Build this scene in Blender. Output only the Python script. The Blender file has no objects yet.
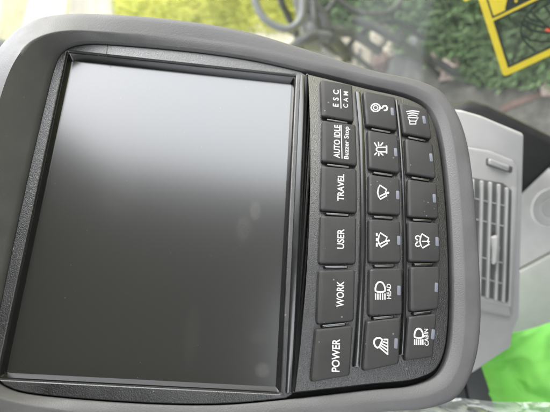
import bpy, bmesh, math, random
from mathutils import Vector, Matrix, noise
random.seed(7)
S = bpy.context.scene
COL = S.collection
R = math.radians

# ------------------------------------------------------------------ frames
PITCH = R(40)
s_, c_ = math.sin(PITCH), math.cos(PITCH)
FWD = Vector((0, c_, -s_))          # where the camera looks (down at the monitor)
UPV = Vector((0, s_, c_))           # the phone is held sideways: this is picture-left
RGT = Vector((1, 0, 0))             # picture-up
FPX, CX, CY = 480.0, 275.0, 206.0

def ray(px, py):
    return FWD - UPV * ((px - CX) / FPX) + RGT * ((CY - py) / FPX)
def at(px, py, d):
    return ray(px, py) * d
GZ = -2.0
def gnd(px, py, dz=0.0):
    v = ray(px, py)
    return v * ((GZ + dz) / v.z)

# monitor pose (solved from the screen's four corners), local mm: x right, y up, z towards viewer
RM = [[0.9928561, -0.0555525, -0.1055968], [0.0841519, 0.9534280, 0.2896438], [0.0845885, -0.2964608, 0.9512916]]
TM = (-55.59113, 2.69699, 244.95207)
def c2w(v):
    return FWD * v[2] - UPV * v[0] - RGT * v[1]
col = lambda k: [RM[i][k] for i in range(3)]
EX, EY, EZ = -c2w(col(1)), -c2w(col(0)), -c2w(col(2))
MPOS = c2w(TM) * 0.001
MM = Matrix(((EX.x, EY.x, EZ.x, MPOS.x), (EX.y, EY.y, EZ.y, MPOS.y), (EX.z, EY.z, EZ.z, MPOS.z), (0, 0, 0, 1)))
MI = MM.inverted()
def loc(px, py, z):
    """measured point of the photo -> millimetres on the monitor at height z"""
    o, d = MI @ Vector((0, 0, 0)), MI.to_3x3() @ ray(px, py)
    t = (z * 0.001 - o.z) / d.z
    p = o + d * t
    return (p.x * 1000, p.y * 1000)

# ------------------------------------------------------------------ materials
def new_mat(name):
    m = bpy.data.materials.new(name); m.use_nodes = True
    nt = m.node_tree
    return m, nt, nt.nodes['Principled BSDF']
def N(nt, t, **kw):
    n = nt.nodes.new(t)
    for k, v in kw.items():
        if k in n.inputs: n.inputs[k].default_value = v
        else: setattr(n, k, v)
    return n
def ramp(nt, src, stops):
    r = nt.nodes.new('ShaderNodeValToRGB')
    e = r.color_ramp.elements
    while len(e) < len(stops): e.new(0.5)
    for x, (p, c) in zip(e, stops):
        x.position = p; x.color = (*c, 1) if len(c) == 3 else c
    nt.links.new(src, r.inputs[0])
    return r.outputs[0]
def plastic(name, c, rough=0.5, var=0.12, grain=2600, bump=0.12, spec=0.5, blotch=60, dust=0.0, rvar=0.12, ior=1.5):
    m, nt, b = new_mat(name)
    tc = N(nt, 'ShaderNodeTexCoord')
    n1 = N(nt, 'ShaderNodeTexNoise', Scale=blotch, Detail=4.0)
    nt.links.new(tc.outputs['Object'], n1.inputs['Vector'])
    lo = tuple(x * (1 - var) for x in c); hi = tuple(min(1, x * (1 + var)) for x in c)
    cr = ramp(nt, n1.outputs['Fac'], [(0.3, lo), (0.7, hi)])
    if dust:
        v = N(nt, 'ShaderNodeTexVoronoi', Scale=420.0); v.feature = 'F1'
        nt.links.new(tc.outputs['Object'], v.inputs['Vector'])
        wn = N(nt, 'ShaderNodeTexWhiteNoise'); nt.links.new(v.outputs['Position'], wn.inputs['Vector'])
        mth = N(nt, 'ShaderNodeMath', operation='MULTIPLY'); mth.inputs[1].default_value = 0.2
        p = N(nt, 'ShaderNodeMath', operation='POWER'); p.inputs[1].default_value = 12.0
        nt.links.new(wn.outputs['Value'], p.inputs[0]); nt.links.new(p.outputs[0], mth.inputs[0])
        lt = N(nt, 'ShaderNodeMath', operation='LESS_THAN')
        nt.links.new(v.outputs['Distance'], lt.inputs[0]); nt.links.new(mth.outputs[0], lt.inputs[1])
        mx = N(nt, 'ShaderNodeMix', data_type='RGBA'); mx.inputs[7].default_value = (0.4, 0.39, 0.36, 1)
        m2 = N(nt, 'ShaderNodeMath', operation='MULTIPLY'); m2.inputs[1].default_value = dust
        nt.links.new(lt.outputs[0], m2.inputs[0]); nt.links.new(m2.outputs[0], mx.inputs[0])
        nt.links.new(cr, mx.inputs[6]); cr = mx.outputs[2]
    nt.links.new(cr, b.inputs['Base Color'])
    rr = N(nt, 'ShaderNodeMapRange'); rr.inputs[1].default_value = 0.3; rr.inputs[2].default_value = 0.7; rr.inputs[3].default_value = rough * (1 - rvar); rr.inputs[4].default_value = min(1, rough * (1 + rvar)); b.inputs['IOR'].default_value = ior
    nt.links.new(n1.outputs['Fac'], rr.inputs[0]); nt.links.new(rr.outputs[0], b.inputs['Roughness'])
    b.inputs['Specular IOR Level'].default_value = spec
    if bump:
        n2 = N(nt, 'ShaderNodeTexNoise', Scale=grain, Detail=2.0)
        nt.links.new(tc.outputs['Object'], n2.inputs['Vector'])
        bp = N(nt, 'ShaderNodeBump', Strength=bump, Distance=0.0002)
        nt.links.new(n2.outputs['Fac'], bp.inputs['Height']); nt.links.new(bp.outputs[0], b.inputs['Normal'])
    return m
def plain(name, c, rough=0.5, spec=0.5):
    return plastic(name, c, rough, 0.06, bump=0, spec=spec)

M = {}
M['housing'] = plastic('housing_plastic', (0.103, 0.101, 0.104), 0.48, 0.09, 1700, 0.6, 0.45, rvar=0.25, dust=0.12)
M['bezel'] = plastic('bezel_plastic', (0.019, 0.019, 0.020), 0.36, 0.25, 2300, 0.8, 0.5, dust=0.35, rvar=0.2, ior=1.85)
M['panel'] = plastic('keypad_plastic', (0.020, 0.0182, 0.0185), 0.30, 0.25, 2100, 1.0, 0.5, dust=0.3, rvar=0.06, ior=1.95)
M['gloss'] = plastic('gloss_plastic', (0.012, 0.012, 0.0125), 0.2, 0.1, 1500, 0.06, 0.5, rvar=0.2, ior=1.9)
M['black'] = plain('recess_black', (0.006, 0.006, 0.006), 0.6, 0.2)
M['key'] = plastic('key_rubber', (0.032, 0.031, 0.031), 0.55, 0.14, 2600, 0.4, 0.4, blotch=110, dust=0.35, rvar=0.25)
M['ink'] = plain('white_ink', (0.66, 0.66, 0.645), 0.6)
M['led'] = plain('indicator_lens', (0.15, 0.16, 0.195), 0.35)

def screen_mat():
    m, nt, b = new_mat('screen_glass')
    tc = N(nt, 'ShaderNodeTexCoord'); oc = tc.outputs['Object']
    b.inputs['IOR'].default_value = 2.05
    base = (0.034, 0.034, 0.033, 1)
    # dust specks, sparse and of uneven size
    v = N(nt, 'ShaderNodeTexVoronoi', Scale=330.0); nt.links.new(oc, v.inputs['Vector'])
    wn = N(nt, 'ShaderNodeTexWhiteNoise'); nt.links.new(v.outputs['Position'], wn.inputs['Vector'])
    p = N(nt, 'ShaderNodeMath', operation='POWER'); p.inputs[1].default_value = 5.0
    k = N(nt, 'ShaderNodeMath', operation='MULTIPLY'); k.inputs[1].default_value = 0.075
    lt = N(nt, 'ShaderNodeMath', operation='LESS_THAN')
    nt.links.new(wn.outputs['Value'], p.inputs[0]); nt.links.new(p.outputs[0], k.inputs[0])
    nt.links.new(v.outputs['Distance'], lt.inputs[0]); nt.links.new(k.outputs[0], lt.inputs[1])
    # greasy smudges and two finger reflections, painted as ovals and broken up by noise
    nz = N(nt, 'ShaderNodeTexNoise', Scale=180.0, Detail=6.0); nt.links.new(oc, nz.inputs['Vector'])
    total = None
    for (px, py, rx, ry, a) in ((255, 212, 3.2, 6, 0.7), (244, 229, 4.5, 8, 0.4), (262, 370, 4.2, 4, 0.7), (257, 336, 5, 4, 0.18), (192, 335, 4, 16, 0.15), (120, 190, 12, 20, 0.15)):
        x, y = loc(px, py, 0)
        mp = N(nt, 'ShaderNodeMapping'); mp.vector_type = 'POINT'
        mp.inputs['Scale'].default_value = (1000 / ry, 1000 / rx, 0)
        mp.inputs['Location'].default_value = (-x / ry, -y / rx, 0)
        nt.links.new(oc, mp.inputs['Vector'])
        ln = N(nt, 'ShaderNodeVectorMath', operation='LENGTH'); nt.links.new(mp.outputs[0], ln.inputs[0])
        f = N(nt, 'ShaderNodeMapRange'); f.interpolation_type = 'SMOOTHSTEP'
        f.inputs[1].default_value = 1.15; f.inputs[2].default_value = 0.45; f.inputs[3].default_value = 0; f.inputs[4].default_value = a
        nt.links.new(ln.outputs['Value'], f.inputs[0])
        if total is None: total = f.outputs[0]
        else:
            ad = N(nt, 'ShaderNodeMath', operation='MAXIMUM'); nt.links.new(total, ad.inputs[0]); nt.links.new(f.outputs[0], ad.inputs[1]); total = ad.outputs[0]
    g = N(nt, 'ShaderNodeMath', operation='MULTIPLY'); nt.links.new(total, g.inputs[0]); nt.links.new(nz.outputs['Fac'], g.inputs[1])
    mxs = N(nt, 'ShaderNodeMix', data_type='RGBA'); mxs.inputs[6].default_value = base; mxs.inputs[7].default_value = (0.11, 0.105, 0.10, 1)
    nt.links.new(g.outputs[0], mxs.inputs[0])
    mx = N(nt, 'ShaderNodeMix', data_type='RGBA'); mx.inputs[7].default_value = (0.13, 0.13, 0.126, 1)
    nt.links.new(lt.outputs[0], mx.inputs[0]); nt.links.new(mxs.outputs[2], mx.inputs[6])
    nt.links.new(mx.outputs[2], b.inputs['Base Color'])
    b.inputs['Roughness'].default_value = 0.19
    return m
M['screen'] = screen_mat()

def ground_mat(name, a, b_, c, scale, rough=0.95):
    m, nt, b = new_mat(name)
    tc = N(nt, 'ShaderNodeTexCoord')
    n1 = N(nt, 'ShaderNodeTexNoise', Scale=scale, Detail=8.0, Roughness=0.65)
    n2 = N(nt, 'ShaderNodeTexNoise', Scale=scale * 0.18, Detail=3.0)
    nt.links.new(tc.outputs['Object'], n1.inputs['Vector']); nt.links.new(tc.outputs['Object'], n2.inputs['Vector'])
    c1 = ramp(nt, n1.outputs['Fac'], [(0.32, a), (0.52, b_), (0.7, c)])
    c2 = ramp(nt, n2.outputs['Fac'], [(0.35, (0.75, 0.75, 0.75)), (0.65, (1.15, 1.12, 1.0))])
    mx = N(nt, 'ShaderNodeMix', data_type='RGBA', blend_type='MULTIPLY'); mx.inputs[0].default_value = 1
    nt.links.new(c1, mx.inputs[6]); nt.links.new(c2, mx.inputs[7])
    nt.links.new(mx.outputs[2], b.inputs['Base Color']); b.inputs['Roughness'].default_value = rough
    return m
M['grass'] = ground_mat('dry_grass', (0.22, 0.225, 0.035), (0.345, 0.35, 0.05), (0.47, 0.44, 0.10), 6)
M['weeds'] = ground_mat('weeds', (0.026, 0.046, 0.018), (0.048, 0.085, 0.034), (0.085, 0.12, 0.066), 9)
M['soil'] = ground_mat('grey_soil', (0.022, 0.021, 0.020), (0.05, 0.048, 0.045), (0.10, 0.096, 0.09), 12)
M['track'] = ground_mat('pale_track', (0.22, 0.20, 0.165), (0.32, 0.295, 0.25), (0.42, 0.40, 0.36), 3)
M['pave'] = ground_mat('grey_track', (0.16, 0.145, 0.125), (0.21, 0.19, 0.165), (0.26, 0.235, 0.205), 3)
M['verge'] = ground_mat('dry_verge', (0.16, 0.14, 0.07), (0.24, 0.215, 0.12), (0.32, 0.29, 0.19), 7)
M['clay'] = ground_mat('red_clay', (0.05, 0.032, 0.03), (0.08, 0.05, 0.045), (0.11, 0.075, 0.068), 10)
M['blade'] = ground_mat('grass_blade', (0.21, 0.225, 0.03), (0.34, 0.35, 0.045), (0.48, 0.44, 0.11), 3, 0.7)
M['leaf'] = ground_mat('weed_leaf', (0.028, 0.052, 0.018), (0.055, 0.100, 0.034), (0.095, 0.14, 0.07), 5, 0.6)
M['rail'] = plain('grey_rail_paint', (0.075, 0.075, 0.078), 0.5)
M['hose'] = plain('black_hose', (0.010, 0.010, 0.010), 0.6)
M['steel'] = plastic('dusty_steel', (0.04, 0.038, 0.035), 0.6, 0.35, 300, 0.3, blotch=18)
M['stone'] = plastic('pale_stone', (0.22, 0.185, 0.15), 0.9, 0.25, 300, 0.4, blotch=25)
M['pinkstone'] = plastic('pink_stone', (0.24, 0.18, 0.168), 0.9, 0.2, 300, 0.4, blotch=25)
M['rubber'] = plastic('trim_rubber', (0.016, 0.016, 0.016), 0.6, 0.1, 900, 0.15, 0.3)
M['console'] = plastic('console_plastic', (0.385, 0.377, 0.372), 0.5, 0.04, 1500, 0.12)
M['vent'] = plastic('vent_plastic', (0.35, 0.346, 0.334), 0.45, 0.04, 1500, 0.08)
M['ventdark'] = plain('vent_shade', (0.085, 0.085, 0.083), 0.7)  # darkened so the colour carries the shade in the vent slots
M['louver'] = plastic('louver_plastic', (0.34, 0.34, 0.328), 0.45, 0.04, 1500, 0.05)
M['beige'] = plastic('side_panel_plastic', (0.62, 0.605, 0.58), 0.55, 0.05, 1200, 0.15)
M['tray'] = plastic('tray_plastic', (0.46, 0.475, 0.43), 0.5, 0.05, 1200, 0.1)
M['bag'] = plastic('green_cloth', (0.155, 0.46, 0.075), 0.75, 0.10, 700, 0.2, blotch=30)
M['strap'] = plastic('dark_strap', (0.05, 0.052, 0.052), 0.6, 0.1, 900, 0.2)
M['yellow'] = plain('sticker_yellow', (0.56, 0.45, 0.035), 0.4)
M['sblack'] = plain('sticker_black', (0.02, 0.028, 0.02), 0.5)
M['sred'] = plain('sticker_red', (0.62, 0.10, 0.05), 0.5)
M['cab'] = plastic('cab_lining', (0.03, 0.03, 0.03), 0.8, 0.15, 500, 0.1, 0.2, blotch=4)
def glass_mat():
    m, nt, b = new_mat('window_glass'); nt.nodes.remove(b)
    out = nt.nodes['Material Output']
    tr = N(nt, 'ShaderNodeBsdfTransparent'); tr.inputs[0].default_value = (0.95, 0.97, 0.95, 1)
    gl = N(nt, 'ShaderNodeBsdfGlossy'); gl.inputs['Roughness'].default_value = 0.05
    tc = N(nt, 'ShaderNodeTexCoord')
    nz = N(nt, 'ShaderNodeTexNoise', Scale=9.0, Detail=5.0); nt.links.new(tc.outputs['Object'], nz.inputs['Vector'])
    mr = N(nt, 'ShaderNodeMapRange'); mr.inputs[1].default_value = 0.3; mr.inputs[2].default_value = 0.7; mr.inputs[3].default_value = 0.012; mr.inputs[4].default_value = 0.065
    nt.links.new(nz.outputs['Fac'], mr.inputs[0])
    df = N(nt, 'ShaderNodeBsdfDiffuse'); df.inputs[0].default_value = (0.5, 0.5, 0.48, 1)   # dusty film on the pane
    mx = N(nt, 'ShaderNodeMixShader'); mx.inputs[0].default_value = 0.02
    nt.links.new(tr.outputs[0], mx.inputs[1]); nt.links.new(gl.outputs[0], mx.inputs[2])
    mx2 = N(nt, 'ShaderNodeMixShader'); nt.links.new(mr.outputs[0], mx2.inputs[0])
    nt.links.new(mx.outputs[0], mx2.inputs[1]); nt.links.new(df.outputs[0], mx2.inputs[2])
    nt.links.new(mx2.outputs[0], out.inputs[0])
    return m
M['glass'] = glass_mat()
def film_mat():
    m, nt, b = new_mat('clear_film'); nt.nodes.remove(b)
    out = nt.nodes['Material Output']
    tr = N(nt, 'ShaderNodeBsdfTransparent'); tr.inputs[0].default_value = (0.86, 0.88, 0.88, 1)
    gl = N(nt, 'ShaderNodeBsdfGlossy'); gl.inputs['Roughness'].default_value = 0.28
    df = N(nt, 'ShaderNodeBsdfDiffuse'); df.inputs[0].default_value = (0.7, 0.72, 0.72, 1)
    lw = N(nt, 'ShaderNodeLayerWeight', Blend=0.35)
    mr = N(nt, 'ShaderNodeMapRange'); mr.inputs[3].default_value = 0.12; mr.inputs[4].default_value = 0.6
    nt.links.new(lw.outputs['Facing'], mr.inputs[0])
    a = N(nt, 'ShaderNodeMixShader'); nt.links.new(mr.outputs[0], a.inputs[0]); nt.links.new(tr.outputs[0], a.inputs[1]); nt.links.new(gl.outputs[0], a.inputs[2])
    b2 = N(nt, 'ShaderNodeMixShader'); b2.inputs[0].default_value = 0.32
    nt.links.new(a.outputs[0], b2.inputs[1]); nt.links.new(df.outputs[0], b2.inputs[2])
    nt.links.new(b2.outputs[0], out.inputs[0])
    return m
M['film'] = film_mat()

# ------------------------------------------------------------------ mesh helpers
def obj(name, bm, mat, parent=None, sharp=35, mw=None):
    me = bpy.data.meshes.new(name)
    bmesh.ops.recalc_face_normals(bm, faces=bm.faces[:])
    bm.to_mesh(me); bm.free()
    for p in me.polygons: p.use_smooth = True
    if sharp < 180: me.set_sharp_from_angle(angle=R(sharp))
    me.materials.append(mat)
    o = bpy.data.objects.new(name, me); COL.objects.link(o)
    if parent: o.parent = parent
    if mw is not None: o.matrix_world = mw
    return o
def thing(name, label, cat, mw=None, group=None):
    o = bpy.data.objects.new(name, None); COL.objects.link(o)
    o.empty_display_size = 0.02
    if mw is not None: o.matrix_world = mw
    tag(o, label, cat, group)
    return o
def tag(o, label, cat, group=None):
    o['label'] = label; o['category'] = cat
    if group: o['group'] = group
    return o
def struct(o, kind='structure'):
    o['kind'] = kind; return o
def area(p):
    return 0.5 * sum(p[i][0] * p[(i + 1) % len(p)][1] - p[(i + 1) % len(p)][0] * p[i][1] for i in range(len(p)))
def ccw(p):
    return list(p) if area(p) > 0 else list(p)[::-1]
def offset(p, d):
    """inset of a ccw polygon by d (number or one per side)"""
    n = len(p); out = []
    sg = 1 if area(p) > 0 else -1
    ds = [x * sg for x in d] if hasattr(d, '__len__') else [d * sg] * n
    for i in range(n):
        a, b, c = Vector(p[i - 1][:2]), Vector(p[i][:2]), Vector(p[(i + 1) % n][:2])
        u, v = (b - a).normalized(), (c - b).normalized()
        nu, nv = Vector((-u.y, u.x)), Vector((-v.y, v.x))
        d1, d2 = ds[i - 1], ds[i]
        det = u.x * v.y - u.y * v.x
        if abs(det) < 0.02:
            q = b + (nu * d1 + nv * d2) * 0.5
        else:
            w = (b + nv * d2) - (b + nu * d1)
            t = (w.x * v.y - w.y * v.x) / det
            q = b + nu * d1 + u * t
        out.append((q.x, q.y))
    return out
def roundpoly(p, r, k=5):
    n = len(p); out = []
    for i in range(n):
        a, b, c = Vector(p[i - 1]), Vector(p[i]), Vector(p[(i + 1) % n])
        u, v = (a - b).normalized(), (c - b).normalized()
        ang = u.angle(v); t = min(r / math.tan(ang / 2), 0.45 * (a - b).length, 0.45 * (c - b).length)
        p0, p1 = b + u * t, b + v * t
        for j in range(k + 1):
            f = j / k
            q = (1 - f) ** 2 * p0 + 2 * f * (1 - f) * b + f * f * p1
            out.append((q.x, q.y))
    return out
def rings(bm, rs, cap0=False, cap1=True, sc=0.001):
    """rs: list of closed rings of (x,y,z) with equal counts"""
    vv = [[bm.verts.new((x * sc, y * sc, z * sc)) for x, y, z in r] for r in rs]
    n = len(vv[0])
    for a, b in zip(vv, vv[1:]):
        for i in range(n):
            j = (i + 1) % n
            bm.faces.new((a[i], a[j], b[j], b[i]))
    if cap0: bm.faces.new(vv[0][::-1])
    if cap1: bm.faces.new(vv[-1])
    return vv
def lift(p, z): return [(x, y, z) for x, y in p]
def spline(pts, n):
    """closed Catmull-Rom through pts, n points for every span"""
    m = len(pts); out = []
    for i in range(m):
        p = [Vector(pts[(i + k - 1) % m]) for k in range(4)]
        for j in range(n):
            t = j / n
            out.append(tuple(0.5 * ((2 * p[1]) + (p[2] - p[0]) * t + (2 * p[0] - 5 * p[1] + 4 * p[2] - p[3]) * t * t + (3 * p[1] - p[0] - 3 * p[2] + p[3]) * t ** 3)))
    return out
def ospline(pts, n):
    m = len(pts); out = []
    for i in range(m - 1):
        p = [Vector(pts[max(0, min(m - 1, i + k - 1))]) for k in range(4)]
        for j in range(n):
            t = j / n
            out.append(0.5 * ((2 * p[1]) + (p[2] - p[0]) * t + (2 * p[0] - 5 * p[1] + 4 * p[2] - p[3]) * t * t + (3 * p[1] - p[0] - 3 * p[2] + p[3]) * t ** 3))
    out.append(Vector(pts[-1]))
    return out
def tube(bm, pts, r, k=10, flat=None, closed=False):
    """round bar along pts; flat=(axis, factor) squashes it along a direction"""
    pts = [Vector(p) for p in pts]; n = len(pts); rr = []
    for i in range(n):
        if closed: d = pts[(i + 1) % n] - pts[i - 1]
        else: d = pts[min(i + 1, n - 1)] - pts[max(i - 1, 0)]
        d.normalize()
        ref = Vector((0, 0, 1)) if abs(d.z) < 0.9 else Vector((1, 0, 0))
        a = d.cross(ref).normalized(); b = d.cross(a).normalized()
        ring = []
        for j in range(k):
            t = 2 * math.pi * j / k
            q = a * math.cos(t) * r + b * math.sin(t) * r
            if flat: q = q - flat[0] * (q.dot(flat[0]) * (1 - flat[1]))
            ring.append(bm.verts.new(pts[i] + q))
        rr.append(ring)
    for i in range(n if closed else n - 1):
        a, b = rr[i], rr[(i + 1) % n]
        for j in range(k):
            bm.faces.new((a[j], a[(j + 1) % k], b[(j + 1) % k], b[j]))
    if not closed:
        bm.faces.new(rr[0][::-1]); bm.faces.new(rr[-1])
def prism(bm, poly, z0, z1, bev=0.0, sc=0.001):
    p = ccw(poly)
    rs = [lift(p, z0)]
    if bev: rs += [lift(p, z1 - bev), lift(offset(p, bev * 0.35), z1 - bev * 0.3), lift(offset(p, bev), z1)]
    else: rs.append(lift(p, z1))
    rings(bm, rs, True, True, sc)

# ------------------------------------------------------------------ the monitor
mon = thing('machine_monitor', 'dark grey machine monitor with a blank glossy screen and three rows of labelled keys', 'monitor', MM)

def mirror(h):
    return h + [(-x, y, *z) for (x, y, *z) in h[-2:0:-1]]
G0 = [(0, 68), (45, 67.6), (71, 66.8), (81.5, 64.2), (87.3, 56), (89.6, 40), (90.7, 0), (89.7, -35), (85.6, -68), (80.4, -102), (76.4, -127), (67.5, -140), (45, -145.6), (0, -147.4)]
RG = [(0, 79.5, 26), (45, 79, 26), (66, 76.5, 24.5), (78.6, 71.8, 21), (88, 60.5, 16.5), (93, 41.5, 12.2), (96.8, 0, 10.3), (95.6, -35, 10.2), (91.3, -68, 10.3), (85.4, -103, 10.6), (81, -130.5, 11), (71, -144.2, 11), (46.8, -150.4, 11), (0, -152.2, 11)]
SI = [(0, 100, 8), (45, 99.2, 8), (74, 94.6, 8), (91.6, 85, 8), (101, 70.5, 7.5), (106, 43, 7), (107.8, 5, 6.5), (106, -30, 6), (99, -65, 5.5), (90, -104, 5), (86, -134, 5), (76.5, -149.6, 5), (50, -159.3, 5), (0, -161.4, 5)]
NS = 6
gap = spline(mirror(G0), NS)
rid = spline(mirror(RG), NS); sil = spline(mirror(SI), NS)
def mixr(a, b, t, z=None, dz=0):
    return [(p[0] * (1 - t) + q[0] * t, p[1] * (1 - t) + q[1] * t, (p[2] * (1 - t) + q[2] * t if z is None else z) + dz) for p, q in zip(a, b)]
g3 = lift(gap, 9)
bm = bmesh.new()
back = [(x * 0.93, (y + 30) * 0.94 - 30, -34) for x, y, z in sil]
rs = [lift(offset(gap, 2.6), -3.0), lift(gap, -3.0), lift(gap, 9.0), mixr(g3, rid, 0.10, dz=0.12), mixr(g3, rid, 0.45, dz=0.4), mixr(g3, rid, 0.72, dz=0.4), mixr(g3, rid, 0.88, dz=0.3),
      mixr(rid, sil, 0.0, dz=0.2), mixr(rid, sil, 0.06, dz=0.5), mixr(rid, sil, 0.14, dz=0.95), mixr(rid, sil, 0.26, dz=1.6), mixr(rid, sil, 0.42, dz=2.45),
      mixr(rid, sil, 0.62, dz=3.5), mixr(rid, sil, 0.80, dz=4.3), mixr(rid, sil, 0.90, dz=4.4), mixr(rid, sil, 0.96, dz=3.6), mixr(rid, sil, 0.99, dz=2.1), sil, mixr(sil, back, 0.12), mixr(sil, back, 0.9), back]
rings(bm, rs, True, True)
obj('housing', bm, M['housing'], mon, 85)
bm = bmesh.new()
rings(bm, [lift(offset(gap, -0.3), 2.0), lift(offset(gap, -0.3), 4.0), lift(offset(gap, 1.2), 4.4), lift(offset(gap, 3.9), 3.8), lift(offset(gap, 3.9), 2.0)], False, False)  # black ring added to paint the shade in the panel gap
obj('gap_shade_ring', bm, M['black'], mon, 40)

# bezel round the screen: outer edge follows the housing, inner edge steps down to the glass
def ray_hit(poly, p):
    best = None; d = Vector(p)
    for i in range(len(poly)):
        a, b = Vector(poly[i]), Vector(poly[(i + 1) % len(poly)]); e = b - a
        den = d.x * e.y - d.y * e.x
        if abs(den) < 1e-9: continue
        t = (a.x * e.y - a.y * e.x) / den; u = (a.x * d.y - a.y * d.x) / den
        if t > 0 and -1e-6 <= u <= 1 + 1e-6 and (best is None or t < best): best = t
    return d * best
plate = offset(gap, 0.7)
plate = [p for p in plate if p[1] > -73] ; plate = ccw(plate)
def rect(w, h, r, k=28):
    base = [(w, -h), (w, h), (-w, h), (-w, -h)]
    out = []
    pr = roundpoly(base, r, 4)
    for i in range(len(pr)):
        a, b = Vector(pr[i]), Vector(pr[(i + 1) % len(pr)])
        m = max(1, int((a - b).length / 5))
        out += [tuple(a.lerp(b, j / m)) for j in range(m)]
    return out
i0 = rect(84.2, 63.3, 1.2)
def scaled(w, h): return [(x * w / 84.2 - 0.5, y * h / 63.3 - 0.3) for x, y in i0]   # display sits a hair off centre
def shifted(e, er=None):
    """the rectangle drawn in by e on every side"""
    return [((abs(x) - e * min(1, abs(x) / 80)) * (1 if x >= 0 else -1), (abs(y) - e * min(1, abs(y) / 60)) * (1 if y >= 0 else -1)) for x, y in i0]
outer = [tuple(ray_hit(plate, p)) for p in i0]
bm = bmesh.new()
rings(bm, [lift(outer, 2), lift(outer, 6.8), [(x * 0.996, y * 0.996, 7.2) for x, y in outer], lift(scaled(83.7, 62.7), 7.2), lift(scaled(83.3, 62.3), 7.0), lift(scaled(82.9, 61.9), 6.0), lift(scaled(82.3, 61.6), 5.7)], False, False)
obj('bezel', bm, M['bezel'], mon, 25)
bm = bmesh.new()
rings(bm, [lift(scaled(82.7, 61.8), 5.0), lift(scaled(82.6, 61.7), 6.2), lift(scaled(82.2, 61.4), 6.3), lift(scaled(81.7, 61.1), 5.3), lift(scaled(80.5, 60.35), 2.4), lift(scaled(80.4, 60.3), 1.6)], False, False)
obj('screen_frame', bm, M['gloss'], mon, 25)
bm = bmesh.new(); prism(bm, scaled(81.6, 61.3), 0.2, 2.2)
obj('screen', bm, M['screen'], mon)

# moulding seam across the upper bezel
bm = bmesh.new()
a, b = loc(107.5, 44.5, 7.2), loc(106.5, 57.0, 7.2)
bar_d = (Vector(b) - Vector(a)).normalized(); bar_n = Vector((-bar_d.y, bar_d.x)) * 0.16
prism(bm, [tuple(Vector(a) + bar_n), tuple(Vector(b) + bar_n), tuple(Vector(b) - bar_n), tuple(Vector(a) - bar_n)], 6.9, 7.23)
obj('bezel_seam', bm, M['black'], mon, 40)

# keypad panel, its upper edge a shallow arc
A = offset(gap, 2.6)
low = [p for p in A if p[1] < -68]
low = ccw(A); low = [p for p in low]
i_start = min((i for i in range(len(low)) if low[i][1] < -67.6 and low[i - 1][1] >= -67.6), key=lambda i: low[i][0])
seq = []
i = i_start
while low[i % len(low)][1] < -67.6:
    seq.append(low[i % len(low)]); i += 1
arc = []
for k in range(0, 25):
    x = 82.9 - 165.8 * k / 24
    arc.append((x, -71.2 + 3.9 * (x / 85.0) ** 2))
pp = seq + arc
pp = ccw(pp)
bm = bmesh.new()
rings(bm, [lift(pp, 2), lift(pp, 7.9), lift(offset(pp, 0.3), 9.2), lift(offset(pp, 0.7), 9.85), lift(offset(pp, 1.2), 10.0)], False, True)
kp = obj('keypad_panel', bm, M['panel'], mon, 25)
# glossy strip between bezel and keypad
bm = bmesh.new()
prof = [(-64.6, 5.0), (-64.6, 7.5), (-64.9, 7.9), (-65.4, 8.0)]
cols = []
for x, y in arc:
    cols.append([(x, py, pz) for py, pz in prof] + [(x, -65.4 + (y + 65.4) * f, 8.0 - 0.45 * f) for f in (0.35, 0.7, 1.0)] + [(x, y - 0.5, 7.5)])
vs = [[bm.verts.new((a * 0.001, b * 0.001, c * 0.001)) for a, b, c in cl] for cl in cols]
for a, b in zip(vs, vs[1:]):
    for k in range(len(a) - 1): bm.faces.new((a[k], a[k + 1], b[k + 1], b[k]))
obj('screen_strip', bm, M['gloss'], mon, 25)

KEYS = dict(
 esc=[(78.3, -75.1), (76.9, -93.2), (54.6, -94.4), (56.1, -76.4)], idle=[(53.7, -76.7), (53.0, -95.3), (29.4, -96.2), (30.1, -77.1)],
 travel=[(27.6, -77.1), (27.6, -96.0), (3.7, -96.2), (3.5, -77.2)], user=[(0.9, -77.3), (1.6, -96.0), (-22.2, -95.8), (-23.6, -77.3)],
 work=[(-26.6, -77.3), (-25.0, -95.4), (-49.5, -95.0), (-52.2, -77.1)], power=[(-54.4, -76.7), (-51.4, -94.6), (-73.9, -93.2), (-77.8, -75.2)],
 hook=[(74.1, -98.9), (72.3, -117.2), (51.9, -118.3), (53.3, -100.7)], beacon=[(50.7, -101.5), (49.3, -118.3), (27.5, -119.1), (28.5, -102.2)],
 wiper=[(25.3, -102.1), (24.6, -118.9), (4.6, -118.9), (4.2, -102.1)], interval=[(1.2, -102.1), (1.6, -118.7), (-19.9, -118.5), (-21.1, -102.1)],
 head=[(-24.1, -102.4), (-22.4, -119.2), (-45.0, -118.5), (-47.0, -102.0)], lamp=[(-49.2, -101.0), (-46.2, -118.0), (-67.6, -116.4), (-71.9, -99.2)],
 horn=[(69.2, -119.2), (66.8, -135.4), (49.1, -137.4), (50.6, -121.3)], blank_a=[(48.0, -122.0), (46.2, -137.6), (26.4, -138.6), (27.6, -122.6)],
 blank_b=[(24.8, -122.9), (23.7, -138.8), (4.5, -139.0), (4.0, -122.6)], wash=[(1.9, -122.6), (2.1, -139.1), (-18.1, -138.7), (-19.1, -122.3)],
 blank_c=[(-21.6, -123.0), (-20.2, -138.5), (-41.2, -136.7), (-43.6, -122.3)], cabin=[(-45.8, -121.4), (-43.2, -136.0), (-63.6, -132.9), (-66.3, -119.0)])
KZ = 13.0
keyobj = {}
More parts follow.
